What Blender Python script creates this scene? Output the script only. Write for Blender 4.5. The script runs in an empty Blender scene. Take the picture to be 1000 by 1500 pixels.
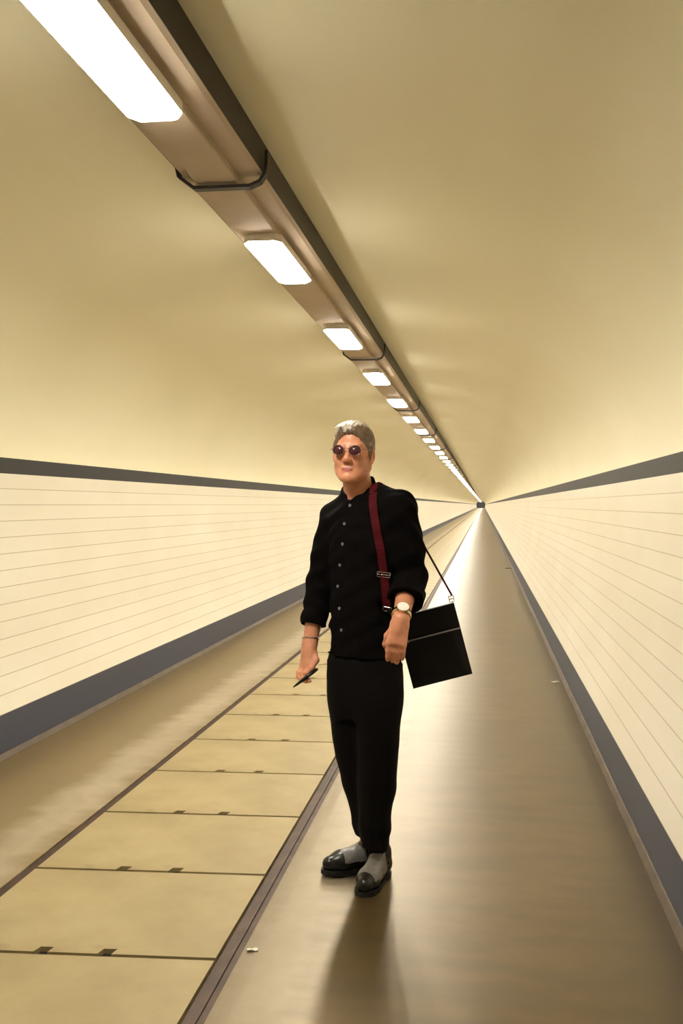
import bpy, bmesh, math, random
import numpy as np
from mathutils import Vector, Matrix

random.seed(4)
SC = bpy.context.scene
COL = SC.collection

# ------------------------------------------------------------------ helpers
def tag(o, label=None, cat=None, group=None, kind=None):
    if label: o['label'] = label
    if cat: o['category'] = cat
    if group: o['group'] = group
    if kind: o['kind'] = kind
    return o

def empty(name, loc, rz=0.0):
    o = bpy.data.objects.new(name, None)
    COL.objects.link(o)
    o.empty_display_size = 0.1
    o.location = loc
    o.rotation_euler = (0, 0, rz)
    return o

def link_mesh(name, verts, faces, mats, parent=None, smooth=False, midx=None):
    me = bpy.data.meshes.new(name)
    me.from_pydata([tuple(map(float, v)) for v in verts], [], [tuple(map(int, f)) for f in faces])
    if not isinstance(mats, (list, tuple)): mats = [mats]
    for m in mats: me.materials.append(m)
    if smooth: me.polygons.foreach_set('use_smooth', [True]*len(me.polygons))
    if midx is not None: me.polygons.foreach_set('material_index', [int(i) for i in midx])
    me.update()
    o = bpy.data.objects.new(name, me)
    COL.objects.link(o)
    if parent: o.parent = parent
    return o

class MB:
    """collects simple solids into one mesh"""
    def __init__(s): s.v = []; s.f = []
    def add(s, v, f):
        n = len(s.v); s.v += [tuple(p) for p in v]; s.f += [tuple(i+n for i in q) for q in f]; return s
    def box(s, x0, x1, y0, y1, z0, z1, M=None):
        v = [(x, y, z) for z in (z0, z1) for y in (y0, y1) for x in (x0, x1)]
        if M is not None: v = [tuple(M @ Vector(p)) for p in v]
        return s.add(v, [(0,2,3,1), (4,5,7,6), (0,1,5,4), (2,6,7,3), (0,4,6,2), (1,3,7,5)])
    def prism(s, poly, z0, z1, M=None):
        """poly: list of (x,y) counter-clockwise, extruded in z"""
        n = len(poly)
        v = [(x, y, z0) for x, y in poly]+[(x, y, z1) for x, y in poly]
        if M is not None: v = [tuple(M @ Vector(p)) for p in v]
        f = [tuple(range(n-1, -1, -1)), tuple(range(n, 2*n))]+[(i, (i+1) % n, n+(i+1) % n, n+i) for i in range(n)]
        return s.add(v, f)
    def tube(s, pts, rad, n=8, closed=False):
        pts = [Vector(p) for p in pts]; N = len(pts)
        rs = rad if isinstance(rad, (list, tuple)) else [rad]*N
        rings = []; prev = None
        for i, p in enumerate(pts):
            if closed: t = pts[(i+1) % N]-pts[i-1]
            else: t = pts[min(i+1, N-1)]-pts[max(i-1, 0)]
            t.normalize()
            a = prev if prev is not None else (Vector((0, 0, 1)) if abs(t.z) < .9 else Vector((1, 0, 0)))
            a = (a-t*a.dot(t)).normalized(); prev = a; b = t.cross(a)
            rings.append([p+(a*math.cos(2*math.pi*k/n)+b*math.sin(2*math.pi*k/n))*rs[i] for k in range(n)])
        v = [q for r in rings for q in r]; f = []
        for i in range(N if closed else N-1):
            j = (i+1) % N
            for k in range(n): f.append((i*n+k, i*n+(k+1) % n, j*n+(k+1) % n, j*n+k))
        if not closed: f += [tuple(range(n-1, -1, -1)), tuple(range((N-1)*n, N*n))]
        return s.add(v, f)
    def ribbon(s, pts, nrm, width, thick):
        """flat strap along pts; nrm are its outward normals"""
        pts = [Vector(p) for p in pts]; N = len(pts); v = []; f = []
        ws = width if isinstance(width, (list, tuple)) else [width]*N
        for i, p in enumerate(pts):
            t = (pts[min(i+1, N-1)]-pts[max(i-1, 0)]).normalized()
            n = Vector(nrm[i]); n = (n-t*n.dot(t)).normalized(); w = t.cross(n)*ws[i]*.5
            v += [p-w, p+w, p+w+n*thick, p-w+n*thick]
        for i in range(N-1):
            a = i*4; b = a+4
            for k in range(4): f.append((a+k, a+(k+1) % 4, b+(k+1) % 4, b+k))
        f += [(3, 2, 1, 0), ((N-1)*4, (N-1)*4+1, (N-1)*4+2, (N-1)*4+3)]
        return s.add(v, f)
    def build(s, name, m, parent=None, smooth=False, bevel=0):
        o = link_mesh(name, s.v, s.f, m, parent, smooth)
        bm = bmesh.new(); bm.from_mesh(o.data)
        bmesh.ops.recalc_face_normals(bm, faces=bm.faces)
        if bevel:
            bmesh.ops.bevel(bm, geom=[e for e in bm.edges if len(e.link_faces) == 2 and e.calc_face_angle(0) > .6], offset=bevel, segments=2, affect='EDGES', clamp_overlap=True)
        bm.to_mesh(o.data); bm.free()
        return o

# ------------------------------------------------------------------ materials
class NT:
    def __init__(s, name):
        s.m = bpy.data.materials.new(name); s.m.use_nodes = True
        s.t = s.m.node_tree; s.n = s.t.nodes; s.b = s.n['Principled BSDF']
    def new(s, typ, **kw):
        o = s.n.new(typ)
        for k, v in kw.items():
            if k in o.inputs.keys(): o.inputs[k].default_value = v
            else: setattr(o, k, v)
        return o
    def link(s, a, b): s.t.links.new(a, b)
    def coord(s, scale=(1, 1, 1), loc=(0, 0, 0)):
        tc = s.new('ShaderNodeTexCoord'); mp = s.new('ShaderNodeMapping')
        mp.inputs['Scale'].default_value = scale; mp.inputs['Location'].default_value = loc
        s.link(tc.outputs['Object'], mp.inputs['Vector']); return mp.outputs['Vector']
    def noise(s, vec, scale, detail=4, rough=.55):
        o = s.new('ShaderNodeTexNoise'); o.inputs['Scale'].default_value = scale
        o.inputs['Detail'].default_value = detail; o.inputs['Roughness'].default_value = rough
        s.link(vec, o.inputs['Vector']); return o.outputs['Fac']
    def ramp(s, fac, stops):
        o = s.new('ShaderNodeValToRGB'); e = o.color_ramp.elements
        e[0].position, e[0].color = stops[0][0], (*stops[0][1], 1)
        e[1].position, e[1].color = stops[-1][0], (*stops[-1][1], 1)
        for p, c in stops[1:-1]: x = e.new(p); x.color = (*c, 1)
        s.link(fac, o.inputs['Fac']); return o.outputs['Color']
    def maprange(s, v, a, b, c, d):
        o = s.new('ShaderNodeMapRange')
        for i, x in enumerate((a, b, c, d)): o.inputs[i+1].default_value = x
        s.link(v, o.inputs[0]); return o.outputs[0]
    def mix(s, fac, a, b):
        o = s.new('ShaderNodeMix', data_type='RGBA')
        for k, v in (('Factor', fac), ('A', a), ('B', b)):
            i = {'Factor': 0, 'A': 6, 'B': 7}[k]
            if isinstance(v, (tuple, list)): o.inputs[i].default_value = (*v, 1)
            elif isinstance(v, (int, float)): o.inputs[i].default_value = v
            else: s.link(v, o.inputs[i])
        return o.outputs[2]
    def math(s, op, a, b):
        o = s.new('ShaderNodeMath', operation=op)
        for i, v in enumerate((a, b)):
            if isinstance(v, (int, float)): o.inputs[i].default_value = v
            else: s.link(v, o.inputs[i])
        return o.outputs[0]
    def bump(s, h, strength, dist=.01):
        o = s.new('ShaderNodeBump'); o.inputs['Strength'].default_value = strength; o.inputs['Distance'].default_value = dist
        s.link(h, o.inputs['Height']); s.link(o.outputs['Normal'], s.b.inputs['Normal'])
    def base(s, c):
        if isinstance(c, tuple): s.b.inputs['Base Color'].default_value = (*c, 1)
        else: s.link(c, s.b.inputs['Base Color'])
    def rough(s, r):
        if isinstance(r, (int, float)): s.b.inputs['Roughness'].default_value = r
        else: s.link(r, s.b.inputs['Roughness'])

def simple(name, c, r=.6, metal=0, var=.12, scale=30, spec=.5, bump=0):
    t = NT(name); v = t.coord(); n = t.noise(v, scale)
    lo = tuple(x*(1-var) for x in c); hi = tuple(min(1, x*(1+var)) for x in c)
    t.base(t.ramp(n, [(.3, lo), (.7, hi)])); t.rough(r)
    t.b.inputs['Metallic'].default_value = metal; t.b.inputs['Specular IOR Level'].default_value = spec
    if bump: t.bump(n, bump, .003)
    return t.m

def tile_mat(name, col, grout, tile_h, tile_w, rough, z0):
    """glazed tiles laid in level courses on a wall that runs along y"""
    t = NT(name); tc = t.new('ShaderNodeTexCoord'); sp = t.new('ShaderNodeSeparateXYZ')
    t.link(tc.outputs['Object'], sp.inputs[0])
    cb = t.new('ShaderNodeCombineXYZ'); t.link(sp.outputs['Y'], cb.inputs[0])
    t.link(t.math('SUBTRACT', sp.outputs['Z'], z0), cb.inputs[1])
    br = t.new('ShaderNodeTexBrick'); t.link(cb.outputs[0], br.inputs['Vector'])
    br.offset = .5; br.inputs['Scale'].default_value = 1.0
    br.inputs['Brick Width'].default_value = tile_w; br.inputs['Row Height'].default_value = tile_h
    br.inputs['Mortar Size'].default_value = .003; br.inputs['Mortar Smooth'].default_value = .3
    br.inputs['Color1'].default_value = (*col, 1); br.inputs['Color2'].default_value = (*[c*.97 for c in col], 1)
    br.inputs['Mortar'].default_value = (*grout, 1)
    n = t.noise(t.coord(scale=(1, .6, 1.5)), 1.3, 5)
    dirt = t.ramp(n, [(.35, (.93, .91, .87)), (.7, (1, 1, 1))])
    mx = t.new('ShaderNodeMix', data_type='RGBA', blend_type='MULTIPLY'); mx.inputs[0].default_value = 1
    t.link(br.outputs['Color'], mx.inputs[6]); t.link(dirt, mx.inputs[7])
    t.base(mx.outputs[2]); t.rough(rough)
    t.bump(br.outputs['Fac'], -.25, .004)
    return t.m

M_TILE = tile_mat('white_glazed_tile', (.82, .775, .67), (.50, .44, .34), .099, 400, .28, .25)
M_BLUE = tile_mat('slate_blue_tile', (.054, .063, .100), (.05, .05, .06), .25, 400, .5, 0)
M_BAND = tile_mat('dark_brown_tile', (.011, .009, .007), (.010, .008, .006), .1, .3, .6, 1.63)

t = NT('cream_vault_paint')
n1 = t.noise(t.coord(scale=(1, .35, 1)), 1.1, 6); n2 = t.noise(t.coord(), 40, 3)
t.base(t.ramp(n1, [(.3, (.805, .742, .515)), (.7, (.855, .795, .575))])); t.rough(.46); t.bump(n2, .04, .002)
M_VAULT = t.m

# concrete floor: one slab material whose tone varies, with pale sheen painted into two lanes
t = NT('polished_concrete')
tc = t.new('ShaderNodeTexCoord'); sp = t.new('ShaderNodeSeparateXYZ'); t.link(tc.outputs['Object'], sp.inputs[0])
v = t.coord(scale=(1, .8, 1)); nA = t.noise(v, 1.6, 7, .62); nB = t.noise(v, 14, 5); nC = t.noise(t.coord(scale=(1.6, 5, 1)), 1.4, 5)
col = t.ramp(nA, [(.28, (.040, .024, .008)), (.5, (.066, .042, .015)), (.75, (.10, .067, .026))])
col = t.mix(t.maprange(nC, .42, .68, 0, .85), col, (.030, .019, .008))
# grime along the foot of both walls
edge = t.math('ADD', t.math('ABSOLUTE', sp.outputs['X'], 0), t.math('MULTIPLY', t.math('SUBTRACT', nA, .5), .5))
col = t.mix(t.maprange(edge, 1.25, 1.66, 0, .6), col, (.018, .011, .0055))
col = t.mix(t.maprange(sp.outputs['X'], -.80, -.78, .75, 0), col, (.19, .135, .055))   # the narrow side was cast in a paler mix
# wall reflection painted pale beside the cover panels, on the side of the far wall
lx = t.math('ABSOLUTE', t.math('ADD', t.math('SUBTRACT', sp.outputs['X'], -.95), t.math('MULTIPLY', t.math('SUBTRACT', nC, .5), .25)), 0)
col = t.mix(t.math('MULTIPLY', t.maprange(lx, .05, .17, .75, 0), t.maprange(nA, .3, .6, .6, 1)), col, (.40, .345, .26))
lx2 = t.math('ABSOLUTE', t.math('ADD', t.math('SUBTRACT', sp.outputs['X'], .36), t.math('MULTIPLY', t.math('SUBTRACT', nC, .5), .2)), 0)  # lamp gloss painted pale beside the right hand channel
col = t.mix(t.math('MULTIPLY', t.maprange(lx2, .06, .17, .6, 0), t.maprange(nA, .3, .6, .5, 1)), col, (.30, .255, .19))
# rusty run beside the right hand channel
rx_ = t.math('ABSOLUTE', t.math('SUBTRACT', sp.outputs['X'], .275), 0)
col = t.mix(t.math('MULTIPLY', t.maprange(rx_, .012, .028, .6, 0), t.maprange(nA, .42, .58, 0, 1)), col, (.06, .028, .013))
fine = t.ramp(nB, [(.3, (.86, .86, .86)), (.7, (1.06, 1.06, 1.06))])
mx = t.new('ShaderNodeMix', data_type='RGBA', blend_type='MULTIPLY'); mx.inputs[0].default_value = .8
t.link(col, mx.inputs[6]); t.link(fine, mx.inputs[7]); t.base(mx.outputs[2])
t.rough(.39); t.b.inputs['IOR'].default_value = 2.15; t.b.inputs['Specular Tint'].default_value = (1, .80, .52, 1); t.bump(nB, .03, .003)
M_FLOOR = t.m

t = NT('pale_cement_panel')
v = t.coord(); nA = t.noise(v, 2.2, 6, .6); nB = t.noise(v, 22, 4)
col = t.ramp(nA, [(.3, (.285, .215, .100)), (.55, (.36, .282, .138)), (.75, (.41, .33, .175))])
nS = t.noise(t.coord(scale=(1, 1.5, 1), loc=(3, 7, 0)), 3.1, 2, .5)
col = t.mix(t.maprange(nS, .64, .72, 0, .6), col, (.19, .115, .055))
t.base(col); t.rough(.55); t.bump(nB, .1, .004)
M_PANEL = t.m

M_GROOVE = simple('brown_dirt', (.055, .027, .015), .8, scale=12, var=.3)
M_RUST = simple('rusty_steel_edge', (.075, .042, .026), .6, scale=9, var=.35)
M_KERB = simple('buff_mortar_fillet', (.085, .055, .028), .6, scale=6, var=.3)
M_SLOT = simple('black_recess', (.012, .007, .004), .8)
M_TRAY = simple('beige_enamel', (.50, .40, .29), .75, spec=.15, scale=3, var=.06)
M_TRAYSIDE = simple('shaded_enamel_side', (.018, .011, .007), .5, scale=4, var=.2)  # shade on the trunking's side put into its colour
M_STRAPMETAL = simple('black_iron', (.018, .012, .010), .45)
M_LAMPBODY = simple('white_lamp_housing', (.72, .66, .56), .4, var=.03)
M_END = simple('buff_end_wall', (.85, .78, .66), .7, scale=2, var=.3)
t = NT('lit_lamp_diffuser'); t.base((.9, .9, .88))
t.b.inputs['Emission Color'].default_value = (1.0, .945, .82, 1); t.b.inputs['Emission Strength'].default_value = 22
M_LAMP = t.m

M_SKIN = simple('fair_skin', (.68, .29, .165), .42, scale=60, var=.07)
M_LIP = simple('lip_skin', (.44, .11, .08), .4, var=.05)
M_HAIR = simple('brown_hair', (.150, .098, .058), .42, scale=120, var=.4, bump=.5)
M_HAIRLIT = simple('lamplit_hair_top', (.46, .40, .32), .40, scale=120, var=.35, bump=.5)  # lamp highlight on the crown put into the hair colour
M_BROW = simple('brown_brow_hair', (.20, .12, .07), .6, var=.2)
M_SHIRT = simple('black_cotton', (.0040, .0032, .0032), .9, scale=200, var=.2, spec=.05)
M_TROUSER = simple('black_wool', (.0045, .0035, .0035), .9, scale=150, var=.2, spec=.12)
M_BUTTON = simple('grey_pearl_button', (.16, .15, .15), .25)
M_SHOE = simple('black_leather', (.008, .007, .007), .3, var=.1)
M_VAMP = simple('grey_vamp', (.20, .19, .178), .4, scale=80, var=.15)  # grey tone over the vamp, black at toe and heel
M_SOLE = simple('black_rubber', (.006, .005, .005), .6)
M_BAG = simple('black_nylon', (.0075, .006, .006), .7, scale=180, var=.2, spec=.25)
M_RED = simple('dark_red_webbing', (.070, .0045, .0075), .75, scale=90, var=.2, spec=.1)
M_CHROME = simple('bright_steel', (.62, .60, .57), .22, metal=1, var=.03)
M_GOLD = simple('pale_gold', (.80, .66, .42), .25, metal=1, var=.03)
M_FACE = simple('white_watch_dial', (.93, .90, .82), .15, var=.01)
M_LENS = NT('rose_tinted_lens'); M_LENS.base((.075, .022, .026)); M_LENS.rough(.22); M_LENS = M_LENS.m
M_RIM = simple('rose_metal', (.42, .24, .18), .3, metal=1)
M_PAPER = simple('white_paper', (.80, .76, .66), .8, var=.06)
M_DARKSCRAP = simple('brown_scrap', (.07, .045, .025), .8, var=.2)

# ------------------------------------------------------------------ tunnel shell
Y0, Y1 = -9.0, 430.0
WF = 1.685
def catmull(pts, n):
    out = []
    P = [np.array(p, float) for p in pts]; P = [2*P[0]-P[1]]+P+[2*P[-1]-P[-2]]
    for i in range(1, len(P)-2):
        for k in range(n):
            t_ = k/n
            out.append(.5*((2*P[i])+(-P[i-1]+P[i+1])*t_+(2*P[i-1]-5*P[i]+4*P[i+1]-P[i+2])*t_**2+(-P[i-1]+3*P[i]-3*P[i+1]+P[i+2])*t_**3))
    out.append(P[-2]); return out

half = catmull([(1.685, .25), (1.79, .60), (1.865, 1.05), (1.895, 1.45), (1.90, 1.68), (1.885, 1.88), (1.80, 2.13), (1.62, 2.37), (1.34, 2.57), (1.0, 2.70), (.62, 2.775), (.3, 2.80), (0, 2.805)], 6)
half = [tuple(p) for p in half]
def split(z_lo, z_hi):
    zs = np.array([p[1] for p in half]); xs = np.array([p[0] for p in half])
    mid = [p for p in half if z_lo < p[1] < z_hi]
    return [(float(np.interp(z_lo, zs, xs)), z_lo)]+mid+([(float(np.interp(z_hi, zs, xs)), z_hi)] if z_hi < 2.8 else [])

YS = [Y0]+[float(y) for y in np.arange(0, Y1, 10.0)]+[Y1]
def shell(name, prof, mat, closed_thick=.06, kind='structure'):
    """prof: open polyline (x,z) seen from inside, swept along y, given a thickness outward"""
    n = len(prof); P = [np.array(p, float) for p in prof]
    outer = []
    for i in range(n):
        t_ = P[min(i+1, n-1)]-P[max(i-1, 0)]; nn = np.array([t_[1], -t_[0]]); nn /= np.linalg.norm(nn)
        c = P[i]-np.array([0, 1.2])
        if nn @ c < 0: nn = -nn
        outer.append(P[i]+nn*closed_thick)
    ring = P+outer[::-1]; m = len(ring); v = []; f = []
    for y in YS:
        v += [(p[0], y, p[1]) for p in ring]
    for a in range(len(YS)-1):
        for k in range(m):
            f.append((a*m+k, a*m+(k+1) % m, (a+1)*m+(k+1) % m, (a+1)*m+k))
    f += [tuple(range(m)), tuple(range((len(YS)-1)*m, len(YS)*m))]
    o = link_mesh(name, v, f, mat)
    bm = bmesh.new(); bm.from_mesh(o.data); bmesh.ops.recalc_face_normals(bm, faces=bm.faces)
    for fc in bm.faces: fc.smooth = len(fc.verts) == 4
    for e in bm.edges:
        if len(e.link_faces) == 2 and e.calc_face_angle(0) > .6: e.smooth = False
    bm.to_mesh(o.data); bm.free()
    return tag(o, kind=kind)

mir = lambda pr: [(-x, z) for x, z in pr]
wall = split(.25, 1.63); band = split(1.63, 1.727)
vault_h = split(1.727, 9)
vault = vault_h+[(-x, z) for x, z in vault_h[::-1][1:]]
tag(shell('wall_left', mir(wall), M_TILE), 'white tiled lower wall on the side behind the man')
tag(shell('wall_right', wall, M_TILE), 'white tiled lower wall on the side nearest the bag')
shell('trim_1', mir(band), M_BAND); shell('trim_2', band, M_BAND)
shell('ceiling', vault, M_VAULT)
shell('baseboard_left', [(-WF, 0), (-WF, .25)], M_BLUE); shell('baseboard_right', [(WF, 0), (WF, .25)], M_BLUE)

def sweep(name, poly, mat, y0=Y0, y1=Y1, kind='structure', parent=None, smooth=False):
    n = len(poly); v = [(x, y0, z) for x, z in poly]+[(x, y1, z) for x, z in poly]
    f = [tuple(range(n)), tuple(range(2*n-1, n-1, -1))]+[(i, n+i, n+(i+1) % n, (i+1) % n) for i in range(n)]
    o = link_mesh(name, v, f, mat, parent)
    bm = bmesh.new(); bm.from_mesh(o.data); bmesh.ops.recalc_face_normals(bm, faces=bm.faces); bm.to_mesh(o.data); bm.free()
    if kind: o['kind'] = kind
    return o
# mortar fillets at the foot of the walls
for nm, s in (('trim_3', -1), ('trim_4', 1)):
    sweep(nm, [(s*WF, .001), (s*WF, .028), (s*(WF-.006), .024), (s*(WF-.022), .006), (s*(WF-.026), .001)], M_KERB)

# floor: two slabs either side of a covered service channel
CH0, CH1 = -.795, .232          # channel edges
PX0, PX1 = -.755, .158          # cover panel edges
fl = MB()
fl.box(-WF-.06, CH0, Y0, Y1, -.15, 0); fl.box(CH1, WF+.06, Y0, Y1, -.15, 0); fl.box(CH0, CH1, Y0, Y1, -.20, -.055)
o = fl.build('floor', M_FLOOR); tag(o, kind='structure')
far = MB().box(PX0, PX1, 62.0, Y1, -.055, -.0005); tag(far.build('trim_7', M_PANEL), kind='structure')
bed = MB().box(PX0-.003, PX1+.003, Y0, 62.0, -.054, -.0207); tag(bed.build('trim_8', M_GROOVE), kind='structure')
sweep('trim_5', [(CH0, -.054), (CH0, -.008), (PX0-.004, -.014), (PX0-.004, -.054)], M_GROOVE)
sweep('trim_6', [(PX1+.004, -.054), (PX1+.004, -.012), (.192, -.012), (.192, -.003), (.206, -.003), (.206, -.010), (CH1, -.010), (CH1, -.054)], M_RUST)
bw = MB(); bw.box(-2.1, 2.1, Y1, Y1+.2, -.2, 3.0); tag(bw.build('wall_back', M_END), kind='structure')

# ---- cover panels with two lifting slots in the near edge
SK = math.tan(math.radians(5.8)); PITCH = .683
seam0 = 2.848 + .1*0          # y of the second seam at x=0 (near edge of the panel in front of the man)
def panel_mesh():
    L = PITCH-.018
    pts = []
    def edge(x): return SK*x
    near = [(PX0, edge(PX0)), (PX1, edge(PX1))]
    slots = [(-.415, .045), (-.205, .045)]
    poly = [(PX0, edge(PX0))]
    for sx, w in slots:
        a, b = sx-w/2, sx+w/2
        poly += [(a, edge(a)), (a+.008, edge(a)+.035), (b+.008, edge(b)+.035), (b, edge(b))]
    poly += [(PX1, edge(PX1)), (PX1, edge(PX1)+L), (PX0, edge(PX0)+L)]
    return MB().prism(poly, -.02, 0), slots
pm, slots = panel_mesh()
ordn = ['first', 'second', 'third', 'fourth', 'fifth', 'sixth', 'seventh', 'eighth', 'ninth', 'tenth', 'eleventh', 'twelfth', 'thirteenth', 'fourteenth']
first_panel = pm.build('cover_panel', M_PANEL, bevel=0)
slot_mb = MB()
for sx, w in slots[:1]: slot_mb.box(-w/2, w/2+.008, .001, .034, -.0205, -.017)
slot_obj = slot_mb.build('lifting_slot', M_SLOT, first_panel)
slot_obj.location = (slots[0][0], SK*slots[0][0], 0)
s2 = slot_obj.copy(); COL.objects.link(s2); s2.parent = first_panel; s2.location = (slots[1][0], SK*slots[1][0], 0)
def dup(o):
    r = o.copy(); COL.objects.link(r)
    for ch in o.children:
        c = ch.copy(); COL.objects.link(c); c.parent = r
    return r
NP = 88
for i in range(-1, NP):
    p = first_panel if i == -1 else dup(first_panel)
    p.location = (0, 2.848+i*PITCH, 0)
    k = i+2
    if k == 1: lab = 'pale cement floor cover panel cut off by the bottom edge of the photo'
    elif k == 2: lab = 'pale cement floor cover panel, second up from the bottom edge of the photo'
    elif 3 <= k <= 7: lab = f'pale cement floor cover panel, {ordn[k-1]} up from the bottom edge of the photo'
    else: lab = 'far pale cement cover panel in the row running away behind the man'
    tag(p, lab, 'floor panel', 'pale cement cover panels down the tunnel floor')

# ------------------------------------------------------------------ lamps and trunking on the crown of the vault
tr = empty('lamp_trunking', (0, 0, 2.66)); tag(tr, 'long beige trunking with dark side along the crown of the vault, carrying the lamps', 'cable trunking')
def lsweep(name, poly, mat): return sweep(name, [(x, z-2.66) for x, z in poly], mat, Y0, 428.0, None, tr)
lsweep('tray', [(-.135, 2.69), (-.125, 2.682), (.155, 2.682), (.17, 2.69), (.17, 2.705), (-.135, 2.705)], M_TRAY)
lsweep('channel', [(-.08, 2.66), (-.076, 2.655), (.076, 2.655), (.08, 2.66), (.08, 2.6815), (-.08, 2.6815)], M_TRAY)
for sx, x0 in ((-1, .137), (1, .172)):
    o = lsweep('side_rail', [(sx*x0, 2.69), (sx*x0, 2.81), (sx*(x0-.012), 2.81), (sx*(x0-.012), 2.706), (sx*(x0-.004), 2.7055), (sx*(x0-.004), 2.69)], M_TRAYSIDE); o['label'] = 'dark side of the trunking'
def hoop(y, w=.034, drop=0.0):
    pr = [(-.150, 2.80), (-.149, 2.72), (-.142, 2.688), (-.085, 2.644-drop), (.125, 2.644-drop), (.160, 2.658), (.178, 2.685), (.183, 2.72), (.183, 2.765)]
    pts = [(x, y, z-2.66) for x, z in pr]
    b = MB().ribbon(pts, [(-1, 0, 0), (-1, 0, -.3), (-1, 0, -1), (-.2, 0, -1), (.2, 0, -1), (.8, 0, -1), (1, 0, -.4), (1, 0, 0), (1, 0, 0)], w, .012)
    o = b.build('hanger_strap', M_STRAPMETAL, tr); o['label'] = 'black hoop wrapped under the trunking'
for k in range(18): hoop(3.33+4.12*k, .034)

LP = 2.06; LL = .76
def lamp_octo(hw, hl, c): return [(-hw+c, -hl), (hw-c, -hl), (hw, -hl+c*1.4), (hw, hl-c*1.4), (hw-c, hl), (-hw+c, hl), (-hw, hl-c*1.4), (-hw, -hl+c*1.4)]
lamp0 = empty('ceiling_lamp', (0, 0, 0))
h_ = MB().prism(lamp_octo(.0855, LL/2+.003, .026), .0115, .0445).build('housing', M_LAMPBODY, lamp0)
dv = []; A_ = lamp_octo(.085, LL/2, .026); B_ = lamp_octo(.078, LL/2-.008, .026)
n = 8; v = [(x, y, .0125) for x, y in A_]+[(x, y, .008) for x, y in A_]+[(x, y, .002) for x, y in B_]
f = [tuple(range(n))]+[(i, (i+1) % n, n+(i+1) % n, n+i) for i in range(n)]+[(n+i, n+(i+1) % n, 2*n+(i+1) % n, 2*n+i) for i in range(n)]+[tuple(range(3*n-1, 2*n-1, -1))]
m_ = MB(); m_.add(v, f); m_.build('diffuser', M_LAMP, lamp0)
LAMPS = 208
for i in range(LAMPS):
    l = lamp0 if i == 0 else dup(lamp0)
    l.location = (.012, 2.29+i*LP, 2.61)
    if i == 0: lab = 'glowing white tunnel lamp nearest the camera, cut off by the top edge of the photo'
    elif i < 10: lab = f'glowing white lamp on the vault trunking, {ordn[i]} from the camera'
    else: lab = 'far glowing lamp merging into the bright line of lamps towards the tunnel end'
    tag(l, lab, 'lamp', 'glowing lamps along the crown of the vault')

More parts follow.
